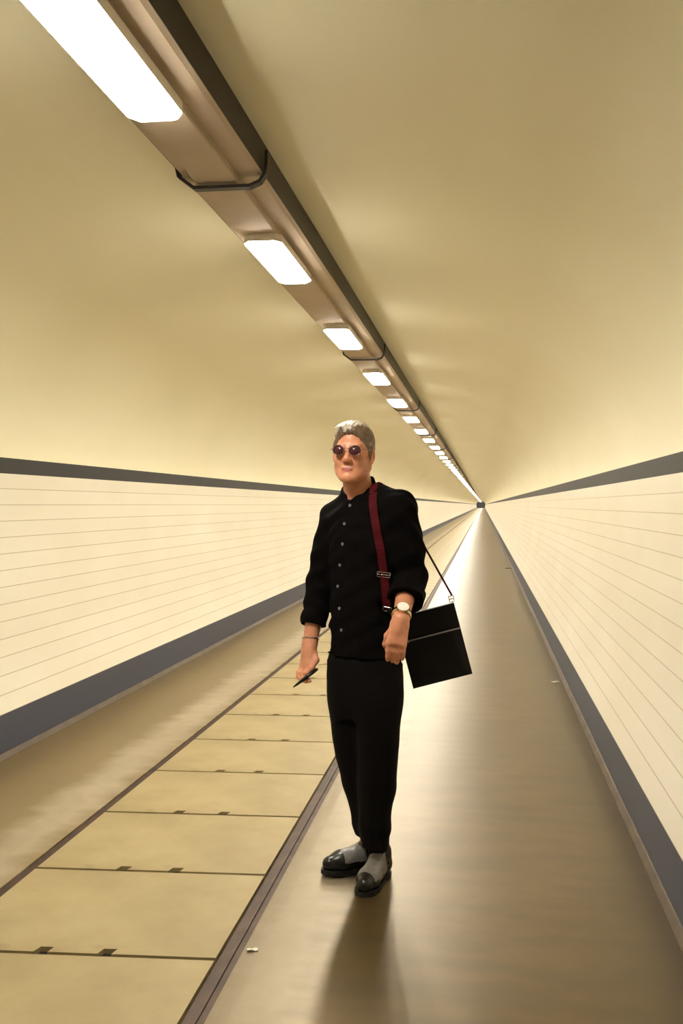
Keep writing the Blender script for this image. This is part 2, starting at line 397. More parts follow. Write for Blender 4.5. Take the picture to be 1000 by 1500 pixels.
# ------------------------------------------------------------------ signed-distance modelling for the figure
def rotm(yaw=0, pitch=0, roll=0):
    return np.array((Matrix.Rotation(yaw, 3, 'Z') @ Matrix.Rotation(pitch, 3, 'X') @ Matrix.Rotation(roll, 3, 'Y')))
class Field:
    def __init__(s, h, lo, hi): s.h = h; s.lo = np.array(lo, float); s.hi = np.array(hi, float); s.ops = []; s.post = None
    def add(s, fn, lo, hi, k=.01, op='add'): s.ops.append((op, k, fn, np.array(lo, float), np.array(hi, float))); return s
    def cone(s, a, b, ra, rb, k=.01, op='add'):
        a = np.array(a, float); b = np.array(b, float); d = b-a; L = d @ d; r = max(ra, rb)
        def fn(X, Y, Z):
            px, py, pz = X-a[0], Y-a[1], Z-a[2]
            t_ = np.clip((px*d[0]+py*d[1]+pz*d[2])/L, 0, 1)
            return np.sqrt((px-t_*d[0])**2+(py-t_*d[1])**2+(pz-t_*d[2])**2)-(ra+(rb-ra)*t_)
        return s.add(fn, np.minimum(a, b)-r, np.maximum(a, b)+r, k, op)
    def chain(s, pts, rs, k=.01):
        for i in range(len(pts)-1): s.cone(pts[i], pts[i+1], rs[i], rs[i+1], k)
        return s
    def ell(s, c, r, R=None, k=.01, op='add'):
        c = np.array(c, float); r = np.array(r, float); R = np.eye(3) if R is None else R
        def fn(X, Y, Z):
            px, py, pz = X-c[0], Y-c[1], Z-c[2]
            u = [R[0, i]*px+R[1, i]*py+R[2, i]*pz for i in range(3)]
            k0 = np.sqrt((u[0]/r[0])**2+(u[1]/r[1])**2+(u[2]/r[2])**2); k1 = np.sqrt((u[0]/r[0]**2)**2+(u[1]/r[1]**2)**2+(u[2]/r[2]**2)**2)
            return k0*(k0-1)/np.maximum(k1, 1e-6)
        m = r.max(); return s.add(fn, c-m, c+m, k, op)
    def loft(s, keys, yaw=0, n=2.3, k=.01, op='add'):
        """keys: (z, cx, cy, a, b) from low to high, a superellipse per height"""
        K = np.array(keys, float); C = np.array(catmull([tuple(q) for q in K], 8)); zz = C[:, 0]
        cy_, sy_ = math.cos(yaw), math.sin(yaw)
        def fn(X, Y, Z):
            cx, cy, a, b = [np.interp(Z, zz, C[:, i]) for i in (1, 2, 3, 4)]
            px, py = X-cx, Y-cy; u = px*cy_+py*sy_; w = -px*sy_+py*cy_
            d = ((np.abs(u/a)**n+np.abs(w/b)**n)**(1/n)-1)*np.minimum(a, b)
            return np.maximum(d, np.maximum(zz[0]-Z, Z-zz[-1]))
        m = K[:, 3:5].max()*1.2
        return s.add(fn, (K[:, 1].min()-m, K[:, 2].min()-m, zz[0]), (K[:, 1].max()+m, K[:, 2].max()+m, zz[-1]), k, op)
    @staticmethod
    def comb(op, F, d, k):
        if op == 'add':
            h = np.maximum(k-np.abs(F-d), 0)/k; return np.minimum(F, d)-h*h*k*.25
        d = -d; h = np.maximum(k-np.abs(F-d), 0)/k; return np.maximum(F, d)+h*h*k*.25
    def at(s, P):
        P = np.atleast_2d(np.array(P, float)); X, Y, Z = P.T; F = np.full(len(P), 1.0)
        for op, k, fn, lo, hi in s.ops: F = s.comb(op, F, fn(X, Y, Z), k)
        if s.post: F = F+s.post(X, Y, Z)
        return F
    def grad(s, p, e=.004):
        p = np.array(p, float); g = np.array([s.at(p+np.eye(3)[i]*e)[0]-s.at(p-np.eye(3)[i]*e)[0] for i in range(3)]); return g/np.linalg.norm(g)
    def march(s, p, d, maxd=.6):
        """first surface point from p along d"""
        p = np.array(p, float); d = np.array(d, float); d /= np.linalg.norm(d)
        ts = np.arange(0, maxd, .003); F = s.at(p+ts[:, None]*d)
        i = np.argmax(F < 0); 
        if F[i] >= 0: return None
        a, b = F[i-1], F[i]; return p+d*(ts[i-1]+.003*a/(a-b))
    def mesh(s, smooth=1):
        h = s.h; n = np.ceil((s.hi-s.lo)/h).astype(int)+1
        ax = [s.lo[i]+h*np.arange(n[i]) for i in range(3)]
        F = np.full(n, 1.0, np.float32)
        for op, k, fn, lo, hi in s.ops:
            pad = .03+k
            i0 = np.clip(np.floor((lo-pad-s.lo)/h).astype(int), 0, n-1); i1 = np.clip(np.ceil((hi+pad-s.lo)/h).astype(int)+1, 1, n)
            sl = tuple(slice(a, b) for a, b in zip(i0, i1))
            X = ax[0][sl[0]][:, None, None]; Y = ax[1][sl[1]][None, :, None]; Z = ax[2][sl[2]][None, None, :]
            F[sl] = s.comb(op, F[sl], fn(X, Y, Z), k)
        if s.post: F = F+s.post(ax[0][:, None, None], ax[1][None, :, None], ax[2][None, None, :])
        I = F < 0
        cnt = np.zeros(np.array(n)-1, np.int8)
        for dx in (0, 1):
            for dy in (0, 1):
                for dz in (0, 1): cnt += I[dx:n[0]-1+dx, dy:n[1]-1+dy, dz:n[2]-1+dz]
        act = np.argwhere((cnt > 0) & (cnt < 8)); idx = np.full(np.array(n)-1, -1, np.int32); idx[tuple(act.T)] = np.arange(len(act))
        acc = np.zeros((len(act), 3)); num = np.zeros(len(act))
        corners = [(a, b, c) for a in (0, 1) for b in (0, 1) for c in (0, 1)]
        for c0 in corners:
            for axs in range(3):
                if c0[axs]: continue
                c1 = list(c0); c1[axs] = 1
                A = F[tuple((act+np.array(c0)).T)]; B = F[tuple((act+np.array(c1)).T)]
                m = (A < 0) != (B < 0); t_ = np.where(m, A/np.where(m, A-B, 1), 0)
                p = np.tile(np.array(c0, float), (len(act), 1)); p[:, axs] += t_
                acc[m] += p[m]; num[m] += 1
        V = s.lo+h*(act+acc/num[:, None])
        Q = []
        for axs in range(3):
            u, w = (axs+1) % 3, (axs+2) % 3
            a = [slice(None)]*3; b = [slice(None)]*3; a[axs] = slice(0, -1); b[axs] = slice(1, None)
            e = np.argwhere(I[tuple(a)] != I[tuple(b)])
            e = e[(e[:, u] > 0) & (e[:, w] > 0) & (e[:, u] < n[u]-1) & (e[:, w] < n[w]-1)]
            U = np.zeros(3, int); U[u] = 1; W = np.zeros(3, int); W[w] = 1
            q = np.stack([idx[tuple((e-U-W).T)], idx[tuple((e-W).T)], idx[tuple(e.T)], idx[tuple((e-U).T)]], 1)
            flip = ~I[tuple(e.T)]; q[flip] = q[flip][:, ::-1]; Q.append(q)
        Q = np.concatenate(Q); Q = Q[(Q >= 0).all(1)]
        for _ in range(smooth):
            S = np.zeros_like(V); C = np.zeros(len(V))
            for k in range(4):
                for kk in (1, 3):
                    np.add.at(S, Q[:, k], V[Q[:, (k+kk) % 4]]); np.add.at(C, Q[:, k], 1)
            V = np.where(C[:, None] > 0, .5*V+.5*S/np.maximum(C, 1)[:, None], V)
        return V, Q
    def build(s, name, mats, parent, base=(0, 0, 0), smooth=1, pick=None):
        V, Q = s.mesh(smooth)
        mi = None
        if pick is not None: mi = pick(V[Q].mean(1))
        return link_mesh(name, V-np.array(base), Q, mats, parent, True, mi)

# ------------------------------------------------------------------ the man
ROOT = Vector((.543, 3.551, 0)); RZ = math.radians(7.2)
RM = Matrix.Translation(ROOT) @ Matrix.Rotation(RZ, 4, 'Z')
man = empty('person', ROOT, RZ)
tag(man, 'man in black shirt and trousers with rose sunglasses, standing on the polished tunnel floor', 'person')
def local_thing(name, base):
    return empty(name, RM @ Vector(base), RZ)

YAW = math.radians(-33)
S = np.array([math.cos(YAW), math.sin(YAW), 0]); Fw = np.array([math.sin(YAW), -math.cos(YAW), 0])   # his left, his front
shL = np.array([.128, -.085, 1.455]); shR = np.array([-.128, .085, 1.412])
elL = np.array([.168, -.035, 1.185]); wrL = np.array([.130, -.225, 1.050])
elR = np.array([-.180, .100, 1.150]); wrR = np.array([-.215, .035, .918])
HC = np.array([-.050, -.035, 1.662])                       # head centre at eye height
HY = math.radians(-14); HR = rotm(HY, math.radians(-3), math.radians(2))
def Hd(x, f, u): return HC+HR @ np.array([x, -f, u])        # x his left, f forward, u up

body = Field(.003, (-.36, -.36, -.01), (.32, .26, 1.80))
# head
body.ell(Hd(0, -.012, .032), (.070, .092, .088), HR, .02)
body.ell(Hd(0, .030, -.030), (.060, .056, .080), HR, .025)
for s in (-1, 1):
    body.cone(Hd(s*.053, .0, -.052), Hd(s*.018, .060, -.094), .020, .019, .03)
    body.ell(Hd(s*.036, .058, -.030), (.022, .020, .022), HR, .02)           # cheek
    body.ell(Hd(s*.032, .088, .002), (.017, .014, .012), HR, .012, 'sub')     # socket
    body.ell(Hd(s*.031, .072, .001), (.012, .012, .011), HR, .004)            # eye
    body.ell(Hd(s*.074, -.008, -.008), (.008, .020, .031), HR @ rotm(0, math.radians(-8), 0), .006)   # ear
    body.ell(Hd(s*.078, -.004, -.006), (.005, .010, .018), HR, .004, 'sub')
    body.ell(Hd(s*.011, .092, -.036), (.008, .010, .007), HR, .006)           # nostril wing
body.cone(Hd(-.034, .074, .022), Hd(.034, .074, .022), .012, .012, .02)       # brow
body.cone(Hd(0, .084, .008), Hd(0, .101, -.030), .008, .0115, .012)           # nose
body.cone(Hd(-.016, .080, -.064), Hd(.016, .080, -.064), .006, .006, .006)    # upper lip
body.cone(Hd(-.013, .080, -.074), Hd(.013, .080, -.074), .0065, .0065, .006)  # lower lip
body.ell(Hd(0, .070, -.100), (.021, .018, .017), HR, .018)                    # chin
NB = np.array([-.022, .015, 1.475])
body.cone(Hd(0, -.026, -.055), NB, .052, .060, .03)
# trunk, under the clothes
body.loft([(.84, .0, 0, .125, .095), (.95, .005, 0, .120, .092), (1.08, .005, 0, .118, .09), (1.25, .002, 0, .135, .095), (1.38, -.002, 0, .135, .09), (1.46, -.01, .0, .085, .065), (1.50, -.018, .005, .055, .052)], YAW, 2.2, .03)
for sh, el, wr in ((shL, elL, wrL), (shR, elR, wrR)):
    body.cone(NB+np.array([0, 0, -.03]), sh, .045, .048, .04)
    body.chain([sh, sh+(el-sh)*.5, el], [.048, .046, .040], .02)
    mid = el+(wr-el)*.35
    body.chain([el, mid, wr], [.038, .039, .028], .02)
# legs and feet under the clothes
hipR, hipL = np.array([-.062, .045, .88]), np.array([.068, -.040, .88])
knR, knL = np.array([-.036, .060, .48]), np.array([.055, -.020, .48])
anR, anL = np.array([.032, .118, .09]), np.array([.064, .026, .09])
toR, toL = np.array([-.125, .052, .035]), np.array([.012, -.115, .03])
for hp, kn, an, to in ((hipR, knR, anR, toR), (hipL, knL, anL, toL)):
    body.chain([hp, kn, kn+(an-kn)*.3, an], [.068, .050, .047, .034], .02)
    body.cone(an+np.array([0, 0, -.045]), to, .034, .026, .02)

# hands: palm, four bent fingers, thumb
def hand(F, wr, kn, side, palm_n, fingers, thumb, w=.076):
    """side: unit vector across the knuckles (index end positive), fingers: list of bend chains"""
    F.cone(wr, wr+(kn-wr)*.4, .026, .027, .02)
    for i in range(4):
        o_ = (1.5-i)*w/4*.92
        F.cone(wr+(kn-wr)*.25+side*o_*.7, kn+side*o_+np.array([0, 0, -.004*abs(1.2-i)]), .0165, .0135, .014)
    for i, ch in enumerate(fingers):
        F.chain(ch, [.0110, .0102, .0095, .0085], .004)
    F.chain(thumb, [.0150, .0120, .0110, .0092], .008)
# his left hand hangs, back of the hand to the camera, fingers slightly curled
knLh = np.array([.114, -.245, .970]); sdL = np.array([-.95, -.15, .10]); sdL /= np.linalg.norm(sdL)
fgs = []
for i, ln in enumerate((.068, .076, .071, .056)):
    o_ = (1.5-i)*.0178; b0 = knLh+sdL*o_+np.array([0, 0, -.004*abs(1.2-i)])
    d1 = np.array([-.06, .10+.02*i, -1.0]); d2 = np.array([-.04, .38, -.90]); d3 = np.array([-.02, .62, -.75])
    p1 = b0+d1/np.linalg.norm(d1)*ln*.45; p2 = p1+d2/np.linalg.norm(d2)*ln*.33; p3 = p2+d3/np.linalg.norm(d3)*ln*.27
    fgs.append([b0, p1, p2, p3])
th = [wrL+np.array([-.022, .006, -.028]), wrL+np.array([-.047, .012, -.062]), wrL+np.array([-.053, .022, -.095]), wrL+np.array([-.046, .032, -.118])]
hand(body, wrL, knLh, sdL, None, fgs, th)
# his right hand holds a thin dark stick between thumb and fingers
knRh = np.array([-.229, .008, .838]); sdR = np.array([.55, -.80, .20]); sdR /= np.linalg.norm(sdR)
stA = np.array([-.272, -.055, .762]); stB = np.array([-.186, -.045, .828])
fgs = []
for i, ln in enumerate((.070, .078, .072, .058)):
    o_ = (1.5-i)*.0178; b0 = knRh+sdR*o_+np.array([0, 0, -.004*abs(1.2-i)])
    d1 = np.array([-.42-.05*i, -.25, -.86]); d2 = np.array([.10, -.55, -.75]); d3 = np.array([.75, -.35, -.45])
    p1 = b0+d1/np.linalg.norm(d1)*ln*.45; p2 = p1+d2/np.linalg.norm(d2)*ln*.32; p3 = p2+d3/np.linalg.norm(d3)*ln*.25
    fgs.append([b0, p1, p2, p3])
th = [wrR+np.array([.016, -.016, -.030]), wrR+np.array([.028, -.046, -.058]), wrR+np.array([.012, -.072, -.082]), wrR+np.array([-.008, -.080, -.104])]
hand(body, wrR, knRh, sdR, None, fgs, th)
def pick_body(C):
    L = (C-HC) @ HR; x, f, u = L[:, 0], -L[:, 1], L[:, 2]
    return (((x/.0215)**2+((u+.0695)/.0088)**2 < 1) & (f > .07)).astype(int)
body.build('body', [M_SKIN, M_LIP], man, smooth=1, pick=pick_body)

# hair: short crop, longer on top, swept to one side
hair = Field(.0035, HC+np.array([-.14, -.15, -.09]), HC+np.array([.14, .16, .16]))
hair.ell(Hd(0, -.016, .040), (.0755, .096, .086), HR, .01)
hair.ell(Hd(-.012, .030, .086), (.054, .046, .022), HR, .04)
hair.ell(Hd(.0, -.055, -.005), (.062, .056, .068), HR, .02)
for s in (-1, 1): hair.cone(Hd(s*.071, .022, .030), Hd(s*.071, .012, -.016), .009, .007, .012)   # sideburn
# clear the face and the ears
hair.ell(Hd(0, .094, -.018), (.078, .056, .086), HR, .012, 'sub')
hair.ell(Hd(0, .03, -.070), (.10, .080, .060), HR, .012, 'sub')
for s in (-1, 1): hair.ell(Hd(s*.080, -.006, -.012), (.020, .026, .034), HR, .006, 'sub')
def hairnoise(X, Y, Z): return .0016*np.sin(260*X+80*Z)*np.sin(190*Y+90*Z+1)+.0012*np.sin(430*X-210*Y+40*Z)
hair.post = hairnoise
def pick_hair(C):
    L = (C-HC) @ HR; x, f, u = L[:, 0], -L[:, 1], L[:, 2]
    return (u > .088+.25*x+.010*np.sin(90*x+70*f)+.006*np.sin(260*x-190*f)).astype(int)
ho = hair.build('hair', [M_HAIR, M_HAIRLIT], man, smooth=0, pick=pick_hair); ho['label'] = 'short brown hair with lamp highlight painted pale on top'
for s in (-1, 1):
    e = MB().tube([Hd(s*.015, .082, .019), Hd(s*.028, .080, .0225), Hd(s*.040, .071, .0215), Hd(s*.049, .058, .016)], [.0025, .0035, .003, .002], 6)
    e.build('eyebrow', M_BROW, man, True)

# sunglasses
sg = MB()
def ringpts(c, rx, ry, n=24, tilt=0): return [Hd(c[0]+rx*math.cos(a), c[1]-tilt*abs(math.cos(a))*0-.10*abs(c[0]+rx*math.cos(a))*1.6+.016, c[2]+ry*math.sin(a)) for a in [2*math.pi*k/n for k in range(n)]]
for s in (-1, 1): sg.tube(ringpts((s*.032, .094, .001), .0225, .0195), .0012, 6, True)
sg.tube([Hd(-.0085, .1075, .006), Hd(0, .1105, .009), Hd(.0085, .1075, .006)], .0015, 6)
for s in (-1, 1): sg.tube([Hd(s*.056, .101, .006), Hd(s*.069, .092, .007), Hd(s*.0755, .045, .008), Hd(s*.0765, -.005, .010), Hd(s*.074, -.022, -.004)], .0015, 6)
sgo = sg.build('sunglasses', M_RIM, man, True); sgo['label'] = 'round rose-tinted sunglasses with a thin pale frame'
for s in (-1, 1):
    rp = ringpts((s*.032, .094, .001), .0221, .0191); c = Hd(s*.032, .106, .001)
    off = HR @ np.array([0, .0012, 0])
    n = len(rp); v = [p for p in rp]+[c]+[p+off for p in rp]+[c+off]
    f = [(i, (i+1) % n, n) for i in range(n)]+[(n+1+(i+1) % n, n+1+i, 2*n+1) for i in range(n)]+[((i+1) % n, i, n+1+i, n+1+(i+1) % n) for i in range(n)]
    mb = MB(); mb.add(v, f); mb.build('lens', M_LENS, sgo, True)['label'] = 'dark rose lens'

# shirt
shirt = Field(.004, (-.30, -.27, .86), (.30, .26, 1.61))
shirt.loft([(.885, .004, .0, .151, .123), (.97, .004, 0, .146, .117), (1.08, .006, 0, .146, .115), (1.2, .006, 0, .150, .116), (1.32, .004, 0, .158, .118), (1.40, .0, 0, .150, .106), (1.46, -.008, .0, .105, .085), (1.50, -.014, .004, .070, .066), (1.52, -.016, .004, .064, .060)], YAW, 2.25, .03)
shirt.cone((-.012, .01, 1.505), shL+np.array([-.012, 0, .006]), .058, .060, .05)
shirt.cone((-.022, .01, 1.485), shR+np.array([.012, 0, .004]), .052, .054, .05)
cuL = elL+(wrL-elL)*.42; cuR = elR+(wrR-elR)*.56
shirt.chain([shL, shL+(elL-shL)*.55, elL+np.array([.0, .0, .0])], [.064, .068, .069], .03)
shirt.cone(elL, cuL+np.array([.0, 0, .0]), .069, .064, .02)
shirt.chain([shR, shR+(elR-shR)*.5, elR], [.056, .056, .054], .03)
shirt.cone(elR, cuR, .054, .050, .02)
# rolled cuffs, square cut
def disc(F, p, d, r, w, k=.006, op='add'):
    p = np.array(p, float); d = np.array(d, float)/np.linalg.norm(d)
    def fn(X, Y, Z):
        a = (X-p[0])*d[0]+(Y-p[1])*d[1]+(Z-p[2])*d[2]
        q = np.sqrt(np.maximum((X-p[0])**2+(Y-p[1])**2+(Z-p[2])**2-a*a, 0))
        return np.maximum(q-r, np.abs(a)-w)
    m = max(r, w); F.add(fn, p-m, p+m, k, op)
dL = (wrL-elL)/np.linalg.norm(wrL-elL); dR = (wrR-elR)/np.linalg.norm(wrR-elR)
disc(shirt, cuL+dL*.012+np.array([.004, 0, .0]), dL, .070, .026, .012); disc(shirt, cuR+dR*.01, dR, .051, .026, .012)
disc(shirt, cuL+dL*.085, dL, .10, .048, .003, 'sub'); disc(shirt, cuR+dR*.082, dR, .10, .047, .003, 'sub')
disc(shirt, cuL+dL*.045, dL, .050, .020, .003, 'sub'); disc(shirt, cuR+dR*.042, dR, .040, .020, .003, 'sub')
# standing collar, open at the throat
nk0, nk1 = np.array([-.020, .012, 1.49]), np.array(Hd(0, -.022, -.050))
cd = (nk1-nk0)/np.linalg.norm(nk1-nk0)
shirt.cone(nk0-cd*.02, nk0+cd*.052, .071, .068, .012)
disc(shirt, nk0+cd*.115, cd+np.array([-.10, -.42, 0])*1.0, .12, .055, .003, 'sub')
shirt.cone(nk0+cd*.005, nk0+cd*.14, .0585, .062, .003, 'sub')
fr = nk0+np.array([-.035, -.075, -.015])
shirt.cone(fr+np.array([.004, .03, .005]), fr+np.array([-.01, -.03, .075]), .016, .034, .006, 'sub')
def folds(X, Y, Z):
    return .0030*np.sin(46*Z+28*X+9*np.sin(12*Y+5*Z))*np.sin(17*X-11*Y+7*Z)+.0018*np.sin(75*Z-40*X+20*Y)
shirt.post = folds
so = shirt.build('shirt', M_SHIRT, man, smooth=1); so['label'] = 'black button shirt with standing collar and rolled sleeves'
# buttons down the placket
def disk_mesh(c, nrm, r, th, n=12):
    c = Vector(c); nrm = Vector(nrm).normalized(); a = nrm.orthogonal().normalized(); b = nrm.cross(a); mb = MB()
    v = [c+(a*math.cos(2*math.pi*k/n)+b*math.sin(2*math.pi*k/n))*r+nrm*q for q in (-.001, th) for k in range(n)]
    f = [tuple(range(n-1, -1, -1)), tuple(range(n, 2*n))]+[(k, (k+1) % n, n+(k+1) % n, n+k) for k in range(n)]
    return mb.add(v, f)
for (bx, bz) in ((-.061, 1.462), (-.081, 1.392), (-.087, 1.315), (-.097, 1.234), (-.104, 1.152), (-.097, 1.068), (-.088, .987)):
    p = shirt.march((bx, -.40, bz), (0, 1, 0))
    if p is None: continue
    disk_mesh(p, shirt.grad(p), .0062, .003).build('button', M_BUTTON, so)

# trousers
tro = Field(.004, (-.22, -.20, .10), (.22, .24, 1.02))
tro.loft([(.64, .002, 0, .112, .085), (.71, .002, 0, .132, .102), (.78, .002, 0, .143, .113), (.86, .002, 0, .144, .115), (.92, .003, 0, .134, .104), (1.0, .004, 0, .126, .096)], YAW, 2.3, .03)
tro.loft([(.148, .026, .098, .057, .066), (.25, .018, .094, .062, .070), (.33, .002, .086, .067, .076), (.50, -.034, .066, .076, .088), (.66, -.050, .052, .086, .100), (.78, -.056, .045, .088, .092), (.84, -.050, .035, .080, .075)], 0, 2.3, .03)
tro.loft([(.135, .047, .004, .057, .066), (.28, .045, -.006, .063, .070), (.50, .054, -.020, .078, .086), (.66, .058, -.030, .086, .098), (.78, .062, -.033, .088, .092), (.84, .056, -.025, .080, .075)], 0, 2.3, .03)
for hp, kn, an, k_ in ((hipR, knR, anR, .30), (hipL, knL, anL, .30)):
    tro.chain([hp+(kn-hp)*.35, kn, kn+(an-kn)*k_, kn+(an-kn)*.70], [.076, .062, .055, .045], .03)
tro.cone((.025, .105, .10), (.025, .098, .165), .044, .046, .003, 'sub'); tro.cone((.047, .010, .09), (.047, .006, .155), .044, .046, .003, 'sub')
def crease(X, Y, Z): return .0028*np.sin(30*Z+22*X+10*Y)*np.sin(11*Z-20*X+3)+.0022*np.sin(60*X+8*Z)+.002*np.sin(55*Z+15*Y)*np.exp(-((Z-.2)/.10)**2)
tro.post = crease
to_ = tro.build('trousers', M_TROUSER, man, smooth=1); to_['label'] = 'wide black trousers tapering to the ankle'

# shoes
def shoe(heel, toe, lift, name_label, va, an):
    heel = np.array([*heel, 0.]); toe = np.array([*toe, 0.]); L = np.linalg.norm(toe-heel); fx = (toe-heel)/L; sx = np.array([-fx[1], fx[0], 0])
    def W(a, s, z): return heel+fx*a*L+sx*s+np.array([0, 0, z+lift*max(0, a-.25)])
    F = Field(.0035, np.minimum(heel, toe)-.08, np.maximum(heel, toe)+np.array([.08, .08, .20]))
    F.chain([W(.13, 0, .045), W(.40, -.004, .042), W(.70, -.003, .038), W(.87, 0, .036)], [.034, .036, .041, .030], .02)
    F.cone(W(.12, 0, .055), W(.20, 0, .110), .036, .038, .02)
    F.cone(W(.24, 0, .095), W(.66, 0, .046), .034, .026, .03)
    def cut(X, Y, Z): 
        a = ((X-heel[0])*fx[0]+(Y-heel[1])*fx[1])/L
        return Z-(.016+lift*np.maximum(0, a-.25))
    F.add(cut, np.minimum(heel, toe)-.08, np.maximum(heel, toe)+np.array([.08, .08, .05]), .004, 'sub')
    def pk(C):
        a = ((C-heel) @ fx)/L
        return ((a > .34) & (a < va) & (C[:, 2] > .046+lift*(a-.25))).astype(int)
    o = F.build('shoe', [M_SHOE, M_VAMP], man, smooth=1, pick=pk); o['label'] = name_label
    pl = []
    for a, w in ((0.0, .006), (.01, .022), (.05, .032), (.15, .036), (.35, .034), (.55, .040), (.72, .046), (.86, .042), (.95, .028), (1.0, .006)): pl.append((a, w))
    top = [W(a, -w, .017) for a, w in pl]+[W(a, w, .017) for a, w in pl[::-1]]
    bot = [W(a, -w, .0) for a, w in pl]+[W(a, w, .0) for a, w in pl[::-1]]
    n = len(top); v = bot+top
    f = [tuple(range(n-1, -1, -1)), tuple(range(n, 2*n))]+[(i, (i+1) % n, n+(i+1) % n, n+i) for i in range(n)]
    mb = MB(); mb.add(v, f); mb.build('sole', M_SOLE, o)
    lc = MB()
    for a in (.36, .43, .50): lc.tube([W(a, -.020, .086-.10*(a-.36)-.004), W(a+.01, 0, .098-.13*(a-.36)), W(a, .020, .086-.10*(a-.36)-.004)], .0022, 6)
    lc.build('laces', M_SHOE, o)
    MB().tube([tuple(an+np.array([0, 0, q])) for q in (-.025, .02, .06, .11)], [.043, .0405, .0415, .042], 16).build('sock', M_TROUSER, man, True)
    return o
shoe((.092, .155), (-.160, .030), .016, 'black shoe with grey vamp, toe turned out to the side', .70, anR)
shoe((.092, .085), (-.002, -.155), .0, 'black shoe with grey vamp, toe towards the camera', .80, anL)

# wrist watch and bracelet
def ring_on(c, d, r, n=28, sq=(1, 1), a0=None):
    d = Vector(d).normalized(); a = d.orthogonal().normalized() if a0 is None else (Vector(a0)-d*Vector(a0).dot(d)).normalized(); b = d.cross(a); c = Vector(c)
    return [c+a*math.cos(2*math.pi*k/n)*r*sq[0]+b*math.sin(2*math.pi*k/n)*r*sq[1] for k in range(n)], a, b
wc = elL+(wrL-elL)*.90; out = np.array([.10, -.55, .75]); 
rp, a, b = ring_on(wc, dL, .034, 28, (1, 1), out)
wm = MB()
n = len(rp); v = []; d = Vector(dL)
for p in rp:
    r_ = (p-Vector(wc)).normalized(); v += [p-d*.010-r_*.001, p+d*.010-r_*.001, p+d*.010+r_*.0025, p-d*.010+r_*.0025]
f = []
for i in range(n):
    A_, B_ = i*4, ((i+1) % n)*4
    for k in range(4): f.append((A_+k, A_+(k+1) % 4, B_+(k+1) % 4, B_+k))
wm.add(v, f); wo = wm.build('wrist_watch', M_GOLD, man, True); wo['label'] = 'pale gold wrist watch with large white dial'
fc = Vector(wc)+a*.034
disk_mesh(fc, a, .0240, .009, 24).build('case', M_GOLD, wo)
disk_mesh(fc+a*.0085, a, .0218, .0016, 24).build('dial', M_FACE, wo)['label'] = 'white dial'
rp, a, b = ring_on(elR+(wrR-elR)*.93, dR+np.array([.1, -.1, 0]), .0325, 28)
br_ = MB().tube(rp, .0028, 6, True).build('bracelet', M_CHROME, man, True); br_['label'] = 'thin bright bracelet on the wrist beside the tiled wall'

# stick in the right hand
stb = local_thing('handheld_stick', tuple(stA)); tag(stb, 'thin dark tapering stick held in the fingers of the man\'s lowered hand', 'handheld object')
ax_ = stB-stA
MB().tube([(0, 0, 0), tuple(ax_*.15), tuple(ax_*.55), tuple(ax_)], [.0022, .0048, .0072, .0072], 10).build('shaft', M_SHOE, stb, True)
MB().tube([tuple(ax_*1.0), tuple(ax_*1.08)], [.0065, .0050], 10).build('end_cap', M_STRAPMETAL, stb, True)

# ------------------------------------------------------------------ shoulder bag
BC = np.array([.276, .125, .903]); BT = math.radians(-15.3)
bag = local_thing('shoulder_bag', (BC[0], BC[1], BC[2]-.16)); tag(bag, 'flat black shoulder bag with zip hanging at the man\'s hip from a dark red strap', 'bag')
BO = np.array([BC[0], BC[1], BC[2]-.16])
BM = Matrix.Translation(Vector((0, 0, .16))) @ Matrix.Rotation(BT, 4, 'Y')
def bagpt(x, y, z): return np.array(BM @ Vector((x, y, z)))
w2, h2 = .122, .146
pts_ = [(-w2, -h2), (w2, -h2), (w2, h2), (-w2, h2)]
def pillow(name, x0, x1, z0, z1, y0, y1, bulge, mat, parent, nx=12, nz=12):
    v = []; f = []
    for side, y in ((-1, y0), (1, y1)):
        for j in range(nz+1):
            for i in range(nx+1):
                u, w = i/nx, j/nz; bl = bulge*(1-(2*u-1)**4)*(1-(2*w-1)**4)
                v.append(tuple(bagpt(x0+(x1-x0)*u, y+side*bl, z0+(z1-z0)*w)))
    N = (nx+1)*(nz+1); g = lambda i, j, s: s*N+j*(nx+1)+i
    for j in range(nz):
        for i in range(nx):
            f.append((g(i, j, 0), g(i+1, j, 0), g(i+1, j+1, 0), g(i, j+1, 0))); f.append((g(i, j, 1), g(i, j+1, 1), g(i+1, j+1, 1), g(i+1, j, 1)))
    for i in range(nx): f.append((g(i, 0, 1), g(i+1, 0, 1), g(i+1, 0, 0), g(i, 0, 0))); f.append((g(i, nz, 0), g(i+1, nz, 0), g(i+1, nz, 1), g(i, nz, 1)))
    for j in range(nz): f.append((g(0, j, 0), g(0, j+1, 0), g(0, j+1, 1), g(0, j, 1))); f.append((g(nx, j, 1), g(nx, j+1, 1), g(nx, j+1, 0), g(nx, j, 0)))
    o = link_mesh(name, v, f, mat, parent, True)
    bm = bmesh.new(); bm.from_mesh(o.data); bmesh.ops.recalc_face_normals(bm, faces=bm.faces)
    for e in bm.edges:
        if e.calc_face_angle(0) > .7: e.smooth = False
    bm.to_mesh(o.data); bm.free(); return o
pillow('bag_body', -w2, w2, -h2, h2, -.014, .016, .010, M_BAG, bag)
pillow('front_pocket', -w2+.004, w2-.004, -h2+.004, h2-.105, -.030, -.014, .006, M_BAG, bag)
pillow('top_flap', -w2+.001, w2-.001, h2-.092, h2+.002, -.027, -.014, .003, M_BAG, bag)
zp = MB().box(-w2+.006, w2-.004, -.033, -.027, h2-.102, h2-.096, BM); zo = zp.build('zip', M_CHROME, bag); zo['label'] = 'bright metal zip line'
MB().box(-w2+.004, -w2+.032, -.038, -.033, h2-.106, h2-.092, BM).build('zip_pull', M_CHROME, zo, bevel=.002)
